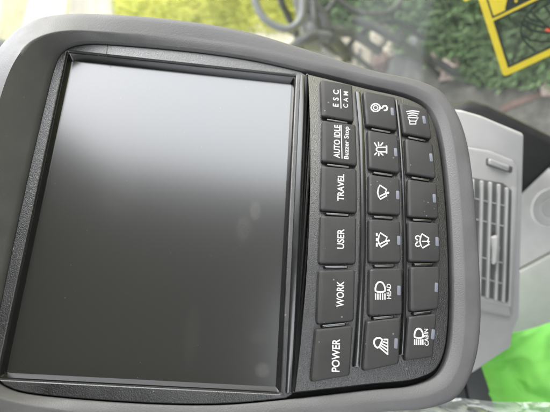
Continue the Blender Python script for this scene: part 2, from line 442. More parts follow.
for nm, q in KEYS.items():
    p = ccw(q)
    row1 = nm in ('esc', 'idle', 'travel', 'user', 'work', 'power')
    # which side is the top one: its two corners have the greatest y
    tops = [1.0 if (p[i][1] + p[(i + 1) % 4][1]) / 2 > sum(v[1] for v in p) / 4 + 5 else 0.0 for i in range(4)]
    e = 1.5 if row1 else 0.75
    ins = lambda d, t: [d + t * f for f in tops]
    mk = lambda d, t, z, r=1.3: lift(roundpoly(offset(p, ins(d, t)), r), z)
    bm = bmesh.new()
    rings(bm, [mk(0, 0, 8.5), mk(0.05, 0.15, KZ - 1.4), mk(0.2, 0.3, KZ - 0.55), mk(0.5, 0.2 + e * 0.75, KZ - 0.12), mk(0.95, e, KZ)], False, True)
    keyobj[nm] = obj('key', bm, M['key'], mon, 40)
for nm, l in dict(esc='escape and camera key', idle='auto idle key', travel='travel key', user='user key', work='work key', power='power key',
                  hook='key with a crane hook symbol', beacon='key with a flashing beacon symbol', wiper='key with a wiper symbol',
                  interval='key with a dashed wiper symbol', head='head lamp key', lamp='key with a slanted work lamp symbol',
                  horn='key with a loudspeaker symbol', wash='key with a washer and wiper symbol', cabin='cabin lamp key').items():
    keyobj[nm]['label'] = l

# ribs on the panel
def bar(bm, a, b, w, z0, z1):
    a, b = Vector(a), Vector(b); d = (b - a).normalized(); n = Vector((-d.y, d.x)) * w / 2
    p = ccw([tuple(a + n), tuple(b + n), tuple(b - n), tuple(a - n)])
    m = lambda i, z: lift(roundpoly(offset(p, i), w * 0.3, 3), z)
    rings(bm, [m(0, z0), m(0.05, z1 - 0.45), m(0.28, z1 - 0.1), m(0.55, z1)], False, True)
for pts, w in (([(74.0, -96.5), (50, -98.6), (26, -99.5), (0, -99.8), (-24, -99.4), (-48, -98.3), (-70.2, -96.6)], 2.9),
               ([(71.4, -118.3), (50, -120.0), (25, -121.0), (0, -121.2), (-24, -120.9), (-46, -119.9), (-63.6, -118.4)], 1.7)):
    sp = ospline([Vector((*p, 0)) for p in pts], 6)
    L = [(v.x, v.y) for v in sp]
    up, dn = [], []
    for k, v in enumerate(L):
        d = (Vector(L[min(k + 1, len(L) - 1)]) - Vector(L[max(0, k - 1)])).normalized(); n = Vector((-d.y, d.x)) * w / 2
        up.append(tuple(Vector(v) + n)); dn.append(tuple(Vector(v) - n))
    p = ccw(up + dn[::-1])
    bm = bmesh.new()
    rings(bm, [lift(p, 8.6), lift(p, 11.3), lift(offset(p, 0.25), 11.75), lift(offset(p, 0.5), 11.85)], False, True)
    obj('key_rib', bm, M['gloss'], kp, 25)
rows = [('esc', 'idle', 'travel', 'user', 'work', 'power'), ('hook', 'beacon', 'wiper', 'interval', 'head', 'lamp'), ('horn', 'blank_a', 'blank_b', 'wash', 'blank_c', 'cabin')]
for r in rows:
    for a, b in zip(r, r[1:]):
        A_, B_ = KEYS[a], KEYS[b]
        # edge of A facing B: corners 2 (low) and 3 (high); of B: corners 1 and 0
        lo = (Vector(A_[2]) + Vector(B_[1])) / 2; hi = (Vector(A_[3]) + Vector(B_[0])) / 2
        bm = bmesh.new()
        bar(bm, tuple(hi.lerp(lo, 0.16)), tuple(hi.lerp(lo, 0.80)), 1.5, 8.6, 12.1)
        obj('key_spacer', bm, M['gloss'], kp, 25)

# legends
ZL = KZ + 0.05
UP = Vector((0, 0, 1))
def icon_pts(o, pts):
    return [loc(o[0] + x * 40 / 412, o[1] + y * 40 / 412, KZ) for x, y in pts]
def stroke(bm, pts, w, closed=False):
    tube(bm, [Vector((x, y, ZL)) * 0.001 for x, y in pts], w * 0.0005, 8, (UP, 0.18), closed)
def text_into(bm, body, px, py, length, height, spacing=1.0, rot=0.0, bold=0.02):
    cu = bpy.data.curves.new('t', 'FONT'); cu.body = body; cu.size = 1; cu.space_character = spacing
    cu.offset = bold * 0.75; cu.resolution_u = 4; cu.extrude = 0.002
    t = bpy.data.objects.new('t', cu); COL.objects.link(t)
    dg = bpy.context.evaluated_depsgraph_get()
    me = bpy.data.meshes.new_from_object(t.evaluated_get(dg))
    xs = [v.co.x for v in me.vertices]
    cap = 0.729
    w = max(xs) - min(xs); cx0 = (max(xs) + min(xs)) / 2
    x, y = loc(px, py, KZ)
    ca, sa = math.cos(rot), math.sin(rot)
    for v in me.vertices:
        u = (v.co.x - cx0) * length / w; h = (v.co.y - cap / 2) * height / cap
        v.co = Vector((x + u * ca - h * sa, y + u * sa + h * ca, ZL + (0.03 if v.co.z > 0 else -0.045))) * 0.001
    bm.from_mesh(me)
    bpy.data.objects.remove(t); bpy.data.curves.remove(cu); bpy.data.meshes.remove(me)
def legend(key, bm):
    return obj('legend', bm, M['ink'], keyobj[key], 40)
def ell(cx, cy, rx, ry, a0=0, a1=360, n=20):
    return [(cx + rx * math.cos(R(a0 + (a1 - a0) * i / n)), cy + ry * math.sin(R(a0 + (a1 - a0) * i / n))) for i in range(n + (0 if a1 - a0 == 360 else 1))]
bm = bmesh.new(); text_into(bm, 'ESC', 335.7, 98.2, 10.2, 3.1, 1.9); text_into(bm, 'CAM', 345.6, 99.6, 9.8, 2.6, 1.75, bold=0.012)
stroke(bm, [loc(340.3, 89.3, KZ), loc(341.0, 108.5, KZ)], 0.42); legend('esc', bm)
bm = bmesh.new(); text_into(bm, 'AUTO IDLE', 336.8, 141.3, 18.8, 3.3); text_into(bm, 'Buzzer Stop', 346.2, 142.6, 18.6, 2.45, bold=0.008)
stroke(bm, [loc(341.2, 125.0, KZ), loc(342.0, 158.6, KZ)], 0.42); legend('idle', bm)
for k, t, px, py, ln, h in (('travel', 'TRAVEL', 340.6, 187.4, 14.6, 3.4), ('user', 'USER', 340.5, 238.8, 10.1, 3.5), ('work', 'WORK', 340.0, 294.0, 12.2, 3.6), ('power', 'POWER', 335.6, 355.2, 14.4, 3.7)):
    bm = bmesh.new(); text_into(bm, t, px, py, ln, h); legend(k, bm)
LW = 0.72
# crane hook
o = (362, 90); bm = bmesh.new()
stroke(bm, icon_pts(o, ell(140, 182, 46, 40)), LW, True)
stroke(bm, icon_pts(o, ell(140, 182, 23, 20)), LW * 0.7, True)
stroke(bm, icon_pts(o, [(188, 187), (207, 187), (222, 165), (245, 163), (262, 182), (255, 205), (235, 212), (225, 205)]), LW * 1.25); legend('hook', bm)
# beacon
o = (365, 132); bm = bmesh.new()
stroke(bm, icon_pts(o, [(218, 158), (135, 158), (118, 170), (118, 190), (135, 203), (218, 206)]), LW)
stroke(bm, icon_pts(o, [(222, 140), (222, 222)]), LW * 1.1)
for a, b in (((142, 145), (138, 102)), ((160, 142), (184, 110)), ((122, 150), (95, 108)), ((142, 215), (142, 248)), ((160, 215), (188, 242)), ((122, 212), (96, 238))):
    stroke(bm, icon_pts(o, [a, b]), LW * 0.9)
legend('beacon', bm)
# wipers
def wiper(bm, o, dx, dy):
    f = lambda pts: icon_pts(o, [(x + dx, y + dy) for x, y in pts])
    stroke(bm, f([(152, 105), (222, 150), (212, 172), (212, 188), (225, 212), (158, 250), (140, 222), (130, 180), (138, 138)]), LW, True)
    return f
o = (365, 175); bm = bmesh.new(); f = wiper(bm, o, 0, 0)
stroke(bm, f([(152, 220), (210, 192), (240, 184)]), LW); stroke(bm, f(ell(238, 184, 4, 4)), LW, True); legend('wiper', bm)
o = (365, 220); bm = bmesh.new(); f = wiper(bm, o, 6, 28)
stroke(bm, f([(146, 222), (206, 190), (246, 184)]), LW); stroke(bm, f(ell(240, 184, 3, 3)), LW, True)
for a, b in ((108, 138), (158, 190), (208, 246)): stroke(bm, f([(116, a), (116, b)]), LW * 1.25)
legend('interval', bm)
o = (402, 220); bm = bmesh.new(); f = wiper(bm, o, 54, 38)
stroke(bm, f([(150, 182), (205, 182), (232, 186)]), LW * 0.8)
for y, s in ((145, 1), (215, -1)):
    stroke(bm, f(ell(108, y, 22, 20, 90 * s, 90 * s + 180 * s + 60 * s, 10)), LW * 0.8)
    stroke(bm, f([(92, 180), (128, 180)]), LW * 0.5)
legend('wash', bm)
# lamps
def headlamp(bm, o, kx=1.0, ky=1.0, dx=0, dy=0):
    f = lambda pts: icon_pts(o, [((x - 185) * kx + 185 + dx, (y - 190) * ky + 190 + dy) for x, y in pts])
    stroke(bm, f([(138, 195), (138, 168), (148, 130), (168, 106), (190, 102), (212, 112), (230, 140), (238, 170), (238, 195), (215, 206), (188, 209), (160, 205)]), LW * 1.1, True)
    for x in (140, 164, 188, 212, 236): stroke(bm, f([(x, 222), (x, 284)]), LW * 0.85)
o = (362, 272); bm = bmesh.new(); headlamp(bm, o); text_into(bm, 'HEAD', 388.7, 291.3, 7.1, 2.2, bold=0.012); legend('head', bm)
o = (398, 318); bm = bmesh.new(); headlamp(bm, o, 0.88, 0.92, 26, 0); text_into(bm, 'CABIN', 426.2, 337.2, 7.7, 2.0, bold=0.012); legend('cabin', bm)
o = (362, 325); bm = bmesh.new()
stroke(bm, icon_pts(o, [(208, 150), (196, 192), (178, 225), (158, 236), (136, 218), (122, 185), (128, 155), (150, 135), (182, 132)]), LW * 1.15, True)
for a, b in (((222, 150), (268, 150)), ((215, 172), (266, 188)), ((207, 194), (266, 226)), ((196, 214), (266, 264)), ((182, 232), (266, 304))): stroke(bm, icon_pts(o, [a, b]), LW * 0.95)
stroke(bm, icon_pts(o, [(266, 145), (266, 308)]), LW * 0.6); legend('lamp', bm)
o = (398, 98); bm = bmesh.new()
stroke(bm, icon_pts(o, [(122, 268), (184, 268), (184, 238), (210, 206), (100, 202), (122, 236)]), LW * 0.85, True)
stroke(bm, icon_pts(o, [(122, 238), (184, 240)]), LW * 0.7)
for yy, ww in ((186, 46), (164, 56), (142, 66)):
    stroke(bm, icon_pts(o, [(152 - ww, yy), (152 - ww * 0.5, yy - 7), (154, yy - 9), (154 + ww * 0.5, yy - 6), (154 + ww, yy + 2)]), LW * 0.8)
legend('horn', bm)
# indicator windows
for k, px, py in (('hook', 392.3, 111.5), ('beacon', 395.7, 152.2), ('wiper', 397.7, 195), ('interval', 398.8, 240.4), ('head', 398.9, 290.4), ('lamp', 396, 343.4), ('horn', 424.2, 119.8),
                  ('wash', 437.1, 241.5), ('blank_a', 431.1, 157.4), ('blank_b', 434.4, 198.3), ('blank_c', 436.4, 287.4), ('cabin', 433.0, 334.3)):
    x, y = loc(px, py, KZ)
    e = Vector(KEYS[k][1]) - Vector(KEYS[k][2]); e.normalize(); n = Vector((-e.y, e.x))
    c = Vector((x, y)); p = [tuple(c + e * a * 2.3 + n * b * 0.85) for a, b in ((1, 1), (-1, 1), (-1, -1), (1, -1))]
    bm = bmesh.new(); q = ccw(p)
    rings(bm, [lift(roundpoly(q, 0.5, 3), KZ - 0.6), lift(roundpoly(q, 0.5, 3), KZ + 0.03), lift(roundpoly(offset(q, 0.12), 0.45, 3), KZ + 0.07)], False, True)
    obj('indicator_light', bm, M['led'], keyobj[k], 40)

# ------------------------------------------------------------------ interior round the monitor
def frame_at(px, py, d, tilt=None):
    """plane facing the camera there, same local axes as the monitor"""
    ex, ey, ez = RGT.copy(), UPV.copy(), -FWD
    m = Matrix(((ex.x, ey.x, ez.x, 0), (ex.y, ey.y, ez.y, 0), (ex.z, ey.z, ez.z, 0), (0, 0, 0, 1)))
    if tilt: m = m @ tilt.to_4x4()
    m.translation = at(px, py, d)
    return m
class Plane:
    def __init__(self, px, py, d, tilt=None):
        self.m = frame_at(px, py, d, tilt); self.i = self.m.inverted()
    def __call__(self, px, py, z=0.0):
        o = self.i @ Vector((0, 0, 0)); r = self.i.to_3x3() @ ray(px, py)
        t = (z * 0.001 - o.z) / r.z; p = o + r * t
        return (p.x * 1000, p.y * 1000)
    def poly(self, pts, z=0.0): return ccw([self(a, b, z) for a, b in pts])
def slab(P, pts, z0, z1, bev, name, mat, parent, rnd=0, k=4, sharp=35):
    p = P.poly(pts, z1)
    if rnd: p = roundpoly(p, rnd, k)
    bm = bmesh.new()
    prism(bm, p, z0, z1, bev)
    return obj(name, bm, mat, parent, sharp)

# air vent console
P = Plane(492, 240, 0.41, Matrix.Rotation(R(-14), 3, 'Y') @ Matrix.Rotation(R(10), 3, 'X'))
t = thing('vent_console', 'pale grey plastic console with a slatted air vent behind the monitor', 'console', P.m)
slab(P, [(440, 108), (463, 110.5), (482, 116), (525, 134), (523, 200), (520, 318), (514, 330), (511.5, 348), (497, 357), (474, 373), (440, 386)], -120, 0, 2.5, 'console_body', M['console'], t, 4)
vb = slab(P, [(458, 145), (470, 147.5), (491, 151), (514, 160), (519.5, 169), (518, 232), (513.5, 318), (480, 310.5), (458, 306)], 0.2, 3.5, 2.4, 'vent_bezel', M['vent'], t, 3)
slab(P, [(486, 157.5), (513, 167), (512, 173.5), (486, 165)], 2, 3.8, 0.3, 'slot_shade', M['ventdark'], t, 1.5)  # dark slab standing in for the slot's shade
slab(P, [(490, 158.6), (510, 166), (509.5, 171.5), (490, 164.5)], 3, 6.4, 1.2, 'slider', M['louver'], t, 1.5)
slab(P, [(460, 175), (482, 179.5), (503, 183), (513.5, 192), (508.5, 303.5), (481, 295.5), (460, 290)], 3.0, 3.75, 0.2, 'grille_shade', M['ventdark'], t, 3)  # dark slab painted as the shade behind the slats
tops = [(465, 178), (473.5, 179.5), (482.5, 181), (491, 182.5), (499.5, 184.5), (507.5, 188)]
bots = [(463, 291), (471, 293), (480, 295.5), (488, 298), (496.5, 300.5), (504, 302.5)]
for a, b in zip(tops, bots):
    bm = bmesh.new()
    A_, B_ = P(*a, 6), P(*b, 6); bar(bm, A_, B_, 2.3, 3.2, 6.6)
    obj('louver', bm, M['louver'], t, 40)
for f in (0.16, 0.34, 0.66, 0.84):
    a = Vector(tops[0]).lerp(Vector(bots[0]), f); b = Vector(tops[5]).lerp(Vector(bots[5]), f)
    bm = bmesh.new(); bar(bm, P(a.x, a.y, 4), P(b.x, b.y, 4), 1.2, 3.2, 4.6); obj('vane', bm, M['vent'], t, 40)
slab(P, [(493, 238), (498, 236), (500.5, 248), (498, 262), (493.5, 266), (494, 252)], 6, 9.5, 1.0, 'louver_tab', M['louver'], t, 1)
bm = bmesh.new(); q = P.poly([(512, 186), (517, 188), (511.5, 308), (478, 300), (479, 296.5), (509, 304.5)], 4)
prism(bm, q, 3.1, 4.0, 0.4); obj('grille_rim', bm, M['vent'], t, 40)

# black rubber trim behind the console
P = Plane(500, 135, 0.52, Matrix.Rotation(R(-6), 3, 'Y'))
bm = bmesh.new()
prism(bm, P.poly([(440, 112), (455, 106), (463, 101.5), (474, 99.5), (490, 104), (508, 112.5), (530, 123), (560, 138), (585, 152), (600, 190), (560, 162), (520, 200), (440, 170)], 0), -40, 0, 9)
tag(obj('rubber_trim', bm, M['rubber'], None, 45, P.m), 'curved black rubber trim strip between the pale console and the window', 'trim')

# side console with a round cup rim
P = Plane(550, 240, 0.60, Matrix.Rotation(R(-10), 3, 'Y'))
t = thing('side_console', 'pale beige side console with a round rim and a lighter lower tray', 'console', P.m)
slab(P, [(500, 176), (524, 167.5), (552, 159), (620, 140), (620, 235), (552, 252), (500, 280)], -80, 0, 3, 'upper_panel', M['beige'], t)
slab(P, [(495, 283), (521, 271.5), (552, 255), (620, 236), (620, 318), (550, 326), (517, 334), (495, 338)], -60, 3, 1.2, 'lower_tray', M['tray'], t)
bm = bmesh.new(); c = P(552, 208, 1)
tube(bm, [Vector((c[0] + 24 * math.cos(a), c[1] + 24 * math.sin(a), 0.6)) * 0.001 for a in [i * math.pi / 20 for i in range(40)]], 0.0016, 8, None, True)
obj('cup_rim', bm, M['beige'], t)
bm = bmesh.new()
tube(bm, [Vector((c[0] + 13 * math.cos(a), c[1] + 13 * math.sin(a), 0.4)) * 0.001 for a in [i * math.pi / 20 for i in range(40)]], 0.0012, 8, None, True)
obj('inner_rim', bm, M['beige'], t)

# crumpled sheets
def sheet(name, corners, d, n, amp, freq, mat, seed, ridge=0.0, thick=0.0, edge=6.0, fine=0.1):
    bm = bmesh.new(); g = []
    for j in range(n + 1):
        rowv = []
        for i in range(n + 1):
            u, v = i / n, j / n
            a = Vector(corners[0]).lerp(Vector(corners[1]), u); b = Vector(corners[3]).lerp(Vector(corners[2]), u)
            p = a.lerp(b, v)
            q = Vector((u * freq + seed, v * freq * 0.8, seed * 2.3))
            h = noise.noise(q) + 0.5 * noise.noise(q * 2.1)
            if ridge: h += ridge * (0.6 - abs(noise.noise(q * 1.7 + Vector((3, 1, 7)))) * 2.2) + fine * (0.5 - abs(noise.noise(q * 4.3)) * 2)
            ed = edge * noise.noise(Vector((u * 5, v * 5, seed + 9)))
            w = at(p.x + ed * 0.6, p.y + ed * 0.5 * (1 if 0 < j < n else 1.6), d(u, v) - amp * h)
            rowv.append(bm.verts.new(w))
        g.append(rowv)
    for j in range(n):
        for i in range(n):
            bm.faces.new((g[j][i], g[j][i + 1], g[j + 1][i + 1], g[j + 1][i]))
    o = obj(name, bm, mat, None, 180)
    if thick:
        m = o.modifiers.new('t', 'SOLIDIFY'); m.thickness = thick
    return o
o = sheet('cloth_bag', [(470, 345), (600, 310), (620, 445), (482, 415)], lambda u, v: 0.54 - 0.05 * v, 90, 0.018, 1.9, M['bag'], 4.0, 0.6, 0.002, edge=2.0)
tag(o, 'bright green crumpled cloth bag below the pale consoles', 'bag')
o = sheet('plastic_film', [(250, 386), (600, 406), (640, 520), (240, 520)], lambda u, v: 0.36 - 0.04 * v, 140, 0.011, 9.0, M['film'], 11.0, 1.5, edge=9.0, fine=0.75)
tag(o, 'crumpled clear plastic film lying under the monitor edge', 'plastic film')
P = Plane(472, 388, 0.50)
t = thing('dark_bracket', 'dark grey plastic bracket between the green bag and the monitor', 'bracket', P.m)
slab(P, [(430, 385), (462, 372), (467, 396), (470, 420), (430, 420)], -20, 0, 1.5, 'bracket_plate', M['strap'], t)
slab(P, [(465, 374), (482, 366), (492, 396), (497, 420), (474, 420), (469, 396)], -14, 2, 2.5, 'bracket_arm', M['strap'], t)

# window glass and its warning sticker
PG = Plane(490, 50, 0.52, Matrix.Rotation(R(-18), 3, 'Y'))
bm = bmesh.new()
prism(bm, PG.poly([(-120, -160), (640, -160), (640, 132), (470, 122), (-120, 122)]), -4, 0)
tag(obj('window_pane', bm, M['glass'], None, 35, PG.m), 'clear dusty window glass behind the monitor, carrying the yellow sticker', 'window')
# sticker axes in the picture: along its lower edge e1, up its side e2 (metres on the glass)
o_ = Vector(PG(503.4, 77.0)); e1 = (Vector(PG(550, 55.4)) - o_).normalized(); e2 = Vector((-e1.y, e1.x))
if (Vector(PG(470.5, 8)) - o_).dot(e2) < 0: e2 = -e2
SM = PG.m @ Matrix(((e1.x, e2.x, 0, o_.x / 1000), (e1.y, e2.y, 0, o_.y / 1000), (0, 0, e1.x * e2.y - e1.y * e2.x, 0.0003), (0, 0, 0, 1)))
SM = SM @ Matrix.Scale(0.79, 4)      # drawn at 118 x 132, true size about 93 x 104 mm
st = thing('warning_sticker', 'yellow framed warning sticker on the window with a line drawing of a machine', 'sticker', SM)
W, H = 118.0, 132.0
so = roundpoly([(0, 0), (W, 0), (W, H), (0, H)], 6, 6); 
def ring_plate(bm, a, b, z0, z1):
    rings(bm, [lift(a, z0), lift(a, z1), lift(b, z1), lift(b, z0)], False, False)
HB = 76.0                         # lower edge of the header band
si = roundpoly([(9.5, 9.5), (W - 9.5, 9.5), (W - 9.5, HB), (9.5, HB)], 1.0, 6)
bm = bmesh.new(); ring_plate(bm, so, si, 0, 0.35); obj('sticker_frame', bm, M['yellow'], st)
bm = bmesh.new(); ring_plate(bm, roundpoly([(9, 9), (W - 9, 9), (W - 9, HB + .5), (9, HB + .5)], 1.0, 6), roundpoly([(12.2, 12.2), (W - 12.2, 12.2), (W - 12.2, HB - 2.6), (12.2, HB - 2.6)], 1.0, 6), 0.2, 0.5)
obj('frame_line', bm, M['sblack'], st)
bm = bmesh.new(); ring_plate(bm, roundpoly([(9, HB + 4), (W - 9, HB + 4), (W - 9, H - 8), (9, H - 8)], 1.0, 6), roundpoly([(11.4, HB + 6.4), (W - 11.4, HB + 6.4), (W - 11.4, H - 10.4), (11.4, H - 10.4)], 1.0, 6), 0.2, 0.5)
obj('header_line', bm, M['sblack'], st)
bm = bmesh.new(); tri = [(27, HB + 6.5), (61, HB + 6.5), (44, HB + 36)]
prism(bm, roundpoly(tri, 1.5, 3), 0.25, 0.55); tr = obj('warning_triangle', bm, M['sblack'], st)
bm = bmesh.new(); prism(bm, [(42.6, HB + 14.5), (45.4, HB + 14.5), (46.2, HB + 27), (41.8, HB + 27)], 0.5, 0.75); obj('exclamation_stroke', bm, M['yellow'], tr)
bm = bmesh.new(); prism(bm, ell(44, HB + 11.2, 1.9, 1.9), 0.5, 0.75); obj('exclamation_dot', bm, M['yellow'], tr)
bm = bmesh.new()
def sk(pts, w=2.8): tube(bm, [Vector((x, y, 0.3)) * 0.001 for x, y in pts], w * 0.0005, 6, (UP, 0.2))
inv = SM.inverted()
def sp_(px, py):
    a = inv @ Vector((0, 0, 0)); r = inv.to_3x3() @ ray(px, py); tt = (0.0003 - a.z) / r.z; q = a + r * tt
    return (q.x * 1000, q.y * 1000)
z8 = lambda pts: [sp_(460 + x * 90 / 412, y * 90 / 412) for x, y in pts]
for pts in ([(322, 45), (345, 20), (392, -12), (430, -30)], [(322, 45), (335, 62), (385, 25), (412, 10), (440, -5)], [(336, 66), (372, 98), (410, 132), (450, 160)], [(322, 45), (300, 72), (288, 95), (276, 140), (285, 175), (310, 205), (345, 235)],
            [(292, 88), (322, 108), (372, 122), (420, 128)], [(286, 112), (330, 140), (380, 148), (430, 150)], [(280, 160), (320, 182), (370, 190), (440, 188)], [(300, 72), (330, 92), (372, 98)],
            [(310, 100), (305, 118), (325, 140)], [(385, 25), (420, 70), (450, 100)]):
    sk(z8(pts))
obj('machine_drawing', bm, M['sblack'], st)
bm = bmesh.new(); prism(bm, z8([(388, 140), (404, 124), (430, 118), (440, 150), (410, 146)]), 0.1, 0.5); obj('red_mark', bm, M['sred'], st)
# the corner of another sticker above it
q0 = PG(468, -1.5)
bm = bmesh.new(); m2 = SM.copy(); m2.translation = PG.m @ Vector((q0[0] / 1000, q0[1] / 1000, 0.0003))
prism(bm, roundpoly([(-6, -2.2), (60, -2.2), (60, 40), (-6, 40)], 3, 5), 0, 0.35)
tag(obj('small_sticker', bm, M['yellow'], None, 35, m2), 'plain yellow sticker just above the framed warning sticker', 'sticker')

# ------------------------------------------------------------------ outside, seen through the glass
def flat(name, mat, pts, dz):
    bm = bmesh.new(); vs = [bm.verts.new((p.x, p.y, GZ + dz)) for p in pts]
    bm.faces.new(vs); 
    o = obj(name, bm, mat, None, 180); return struct(o)
bm = bmesh.new()
for v in ((-90, -90), (90, -90), (90, 90), (-90, 90)): bm.verts.new((*v, GZ))
bm.faces.new(bm.verts[:]); struct(obj('ground', bm, M['grass'], None, 180))
def wobbly(pts, amp, seed):
    out = []
    n = len(pts)
    for i in range(n):
        a, b = pts[i], pts[(i + 1) % n]
        for j in range(8):
            p = a.lerp(b, j / 8); out.append(p + Vector((noise.noise(p * 2.3 + Vector((seed, 0, 0))), noise.noise(p * 2.3 + Vector((0, seed, 5))), 0)) * amp)
    return out
flat('dry_verge', M['verge'], [gnd(112, -60), gnd(116, 60), gnd(-80, 60), gnd(-80, -60)], 0.002)
flat('gravel_road', M['pave'], [gnd(112, -60), gnd(116, 60), gnd(66, 60), gnd(76, -60)], 0.004)
flat('dirt_track', M['track'], [gnd(72, -60), gnd(62, 60), gnd(14, 60), gnd(44, -60)], 0.006)
flat('sandy_edge', M['track'], [gnd(8, -60), gnd(-4, 60), gnd(-20, 60), gnd(-20, -60)], 0.005)
flat('weed_patch', M['weeds'], wobbly([gnd(312, -90), gnd(318, 18), gnd(345, 40), gnd(360, 120), gnd(640, 150), gnd(640, -90)], 0.12, 3), 0.004)
flat('soil', M['soil'], wobbly([gnd(290, 26), gnd(350, 22), gnd(400, 34), gnd(432, 62), gnd(470, 88), gnd(510, 86), gnd(560, 66), gnd(640, 60), gnd(640, 170), gnd(380, 140), gnd(280, 60)], 0.06, 8), 0.008)
flat('pale_soil', M['track'], wobbly([gnd(236, 34), gnd(262, 26), gnd(300, 40), gnd(306, 60), gnd(240, 60)], 0.06, 5), 0.010)
flat('clay_strip', M['clay'], wobbly([gnd(500, 103), gnd(530, 92), gnd(570, 78), gnd(570, 84), gnd(532, 98), gnd(502, 109)], 0.02, 9), 0.012)

def tufts(name, mat, region, count, hmin, hmax, wid, seed):
    rnd = random.Random(seed); bm = bmesh.new()
    for _ in range(count):
        px, py = rnd.uniform(*region[0]), rnd.uniform(*region[1])
        p = gnd(px, py)
        if not region[2](px, py): continue
        h = rnd.uniform(hmin, hmax); a = rnd.uniform(0, 6.283); l = rnd.uniform(0.1, 0.8) * h
        w = wid * rnd.uniform(0.6, 1.3); d = Vector((math.cos(a), math.sin(a), 0)); e = Vector((-d.y, d.x, 0)) * w
        mid = p + d * l * 0.35 + Vector((0, 0, h * 0.6)); tip = p + d * l + Vector((0, 0, h))
        v = [bm.verts.new(x) for x in (p - e, p + e, mid + e * 0.7, mid - e * 0.7, tip)]
        bm.faces.new((v[0], v[1], v[2], v[3])); bm.faces.new((v[3], v[2], v[4]))
    o = obj(name, bm, mat, None, 180); struct(o, 'stuff'); return o
tufts('grass', M['blade'], ((100, 330), (-40, 60), lambda x, y: (114 < x < 300 + 8 * math.sin(y)) and not (238 < x and y > 34)), 9000, 0.03, 0.10, 0.004, 1)
tufts('undergrowth', M['leaf'], ((318, 600), (-60, 88), lambda x, y: y < 88 and (x < 345 and y < 26 or y < 26 + (x - 345) * 0.45)), 9000, 0.02, 0.08, 0.010, 2)

def pt(px, py, d): return at(px, py, d)
bm = bmesh.new()
tube(bm, ospline([pt(248, -40, 1.6), pt(253, -12, 1.6), pt(257, 6, 1.6), pt(267, 21, 1.6), pt(286, 29, 1.6), pt(299, 22, 1.6), pt(303, 5, 1.6), pt(300, -40, 1.6)], 8), 0.013, 12)
g = thing('grab_rail', 'bent grey steel grab rail outside the window above the pale soil', 'handrail', Matrix.Translation(at(275, -40, 1.6)))
o = obj('rail_tube', bm, M['rail'], g); o.matrix_world = Matrix.Identity(4)
for i, (x, y) in enumerate(((249, -38), (300, -38))):
    bm = bmesh.new(); tube(bm, [pt(x, y - 4, 1.6), pt(x, y + 2, 1.6)], 0.022, 12); o = obj('rail_flange', bm, M['rail'], g); o.matrix_world = Matrix.Identity(4)
def hose(pts, d, r, label):
    bm = bmesh.new(); tube(bm, ospline([pt(x, y, d + dd) for x, y, dd in pts], 8), r, 10)
    tag(obj('hydraulic_hose', bm, M['hose'], None), label, 'hose', 'black hoses outside the window')
hose([(276, -30, 0), (281, 0, 0), (287, 14, 0.05), (296, 34, 0.1), (305, 60, 0.2)], 1.75, 0.013, 'black hose passing straight down inside the bend of the grab rail')
hose([(318, -30, 0), (314, 4, 0), (318, 26, 0), (340, 44, 0.1), (372, 70, 0.2)], 1.9, 0.012, 'black hose running past the pale steel plate')
hose([(340, -10, 0), (330, 8, 0), (318, 20, 0), (322, 42, 0), (350, 60, 0.1)], 2.0, 0.014, 'black hose looping over the dark machine arm')
hose([(300, -30, 0.1), (306, 0, 0.1), (322, 12, 0.1), (330, 30, 0.1), (352, 34, 0.15), (380, 52, 0.2)], 1.85, 0.018, 'thick black hose curling across the boom section')
hose([(352, 20, 0), (372, 26, 0), (396, 40, 0), (414, 52, 0.05), (440, 64, 0.1), (470, 84, 0.1)], 2.0, 0.019, 'thick black hose trailing over grey soil beside the stones')
hose([(330, -30, 0.1), (336, -4, 0.1), (350, 8, 0.1), (368, 14, 0.1), (392, 10, 0.15), (410, -12, 0.2)], 1.9, 0.012, 'black hose arching over green weeds between boom and sticker')
hose([(344, 64, 0.1), (350, 44, 0), (366, 30, 0), (384, 22, 0), (402, 24, 0.1), (424, 40, 0.2)], 2.05, 0.012, 'black hose bridging the cream stones')
hose([(290, 50, 0.1), (304, 40, 0), (318, 36, 0), (334, 40, 0), (346, 56, 0.1)], 1.7, 0.020, 'short black hose at the foot of the boom section')
hose([(398, 30, 0), (404, 44, 0), (420, 56, 0), (446, 84, 0.1)], 2.1, 0.014, 'black hose lying on grey soil near the pink stone')
P = Plane(312, 30, 2.0, Matrix.Rotation(R(35), 3, 'Z'))
t = thing('excavator_boom', 'dark dusty steel boom section with bolted pins outside the window', 'machine arm', P.m)
slab(P, [(288, -30), (310, -30), (326, 20), (322, 46), (306, 44), (298, 14)], -80, 0, 8, 'arm_plate', M['steel'], t, 10)
for x, y in ((308, 6), (312, 28)):
    bm = bmesh.new(); c = P(x, y, 0); prism(bm, ell(c[0], c[1], 22, 22), -5, 18, 3); obj('arm_pin', bm, M['rail'], t)
P = Plane(356, 50, 2.25, Matrix.Rotation(R(-20), 3, 'X'))
t = thing('steel_plate', 'pale dusty steel plate with ribs among the hoses', 'steel plate', P.m)
slab(P, [(334, 40), (352, 36), (372, 48), (370, 66), (350, 70), (336, 58)], -30, 0, 5, 'plate_face', M['stone'], t)
for f in (0.25, 0.5, 0.75):
    a = Vector((336, 44)).lerp(Vector((368, 54)), f)
    bm = bmesh.new(); bar(bm, P(a.x, a.y - 4, 6), P(a.x - 2, a.y + 14, 6), 12, -2, 10); obj('plate_rib', bm, M['steel'], t)
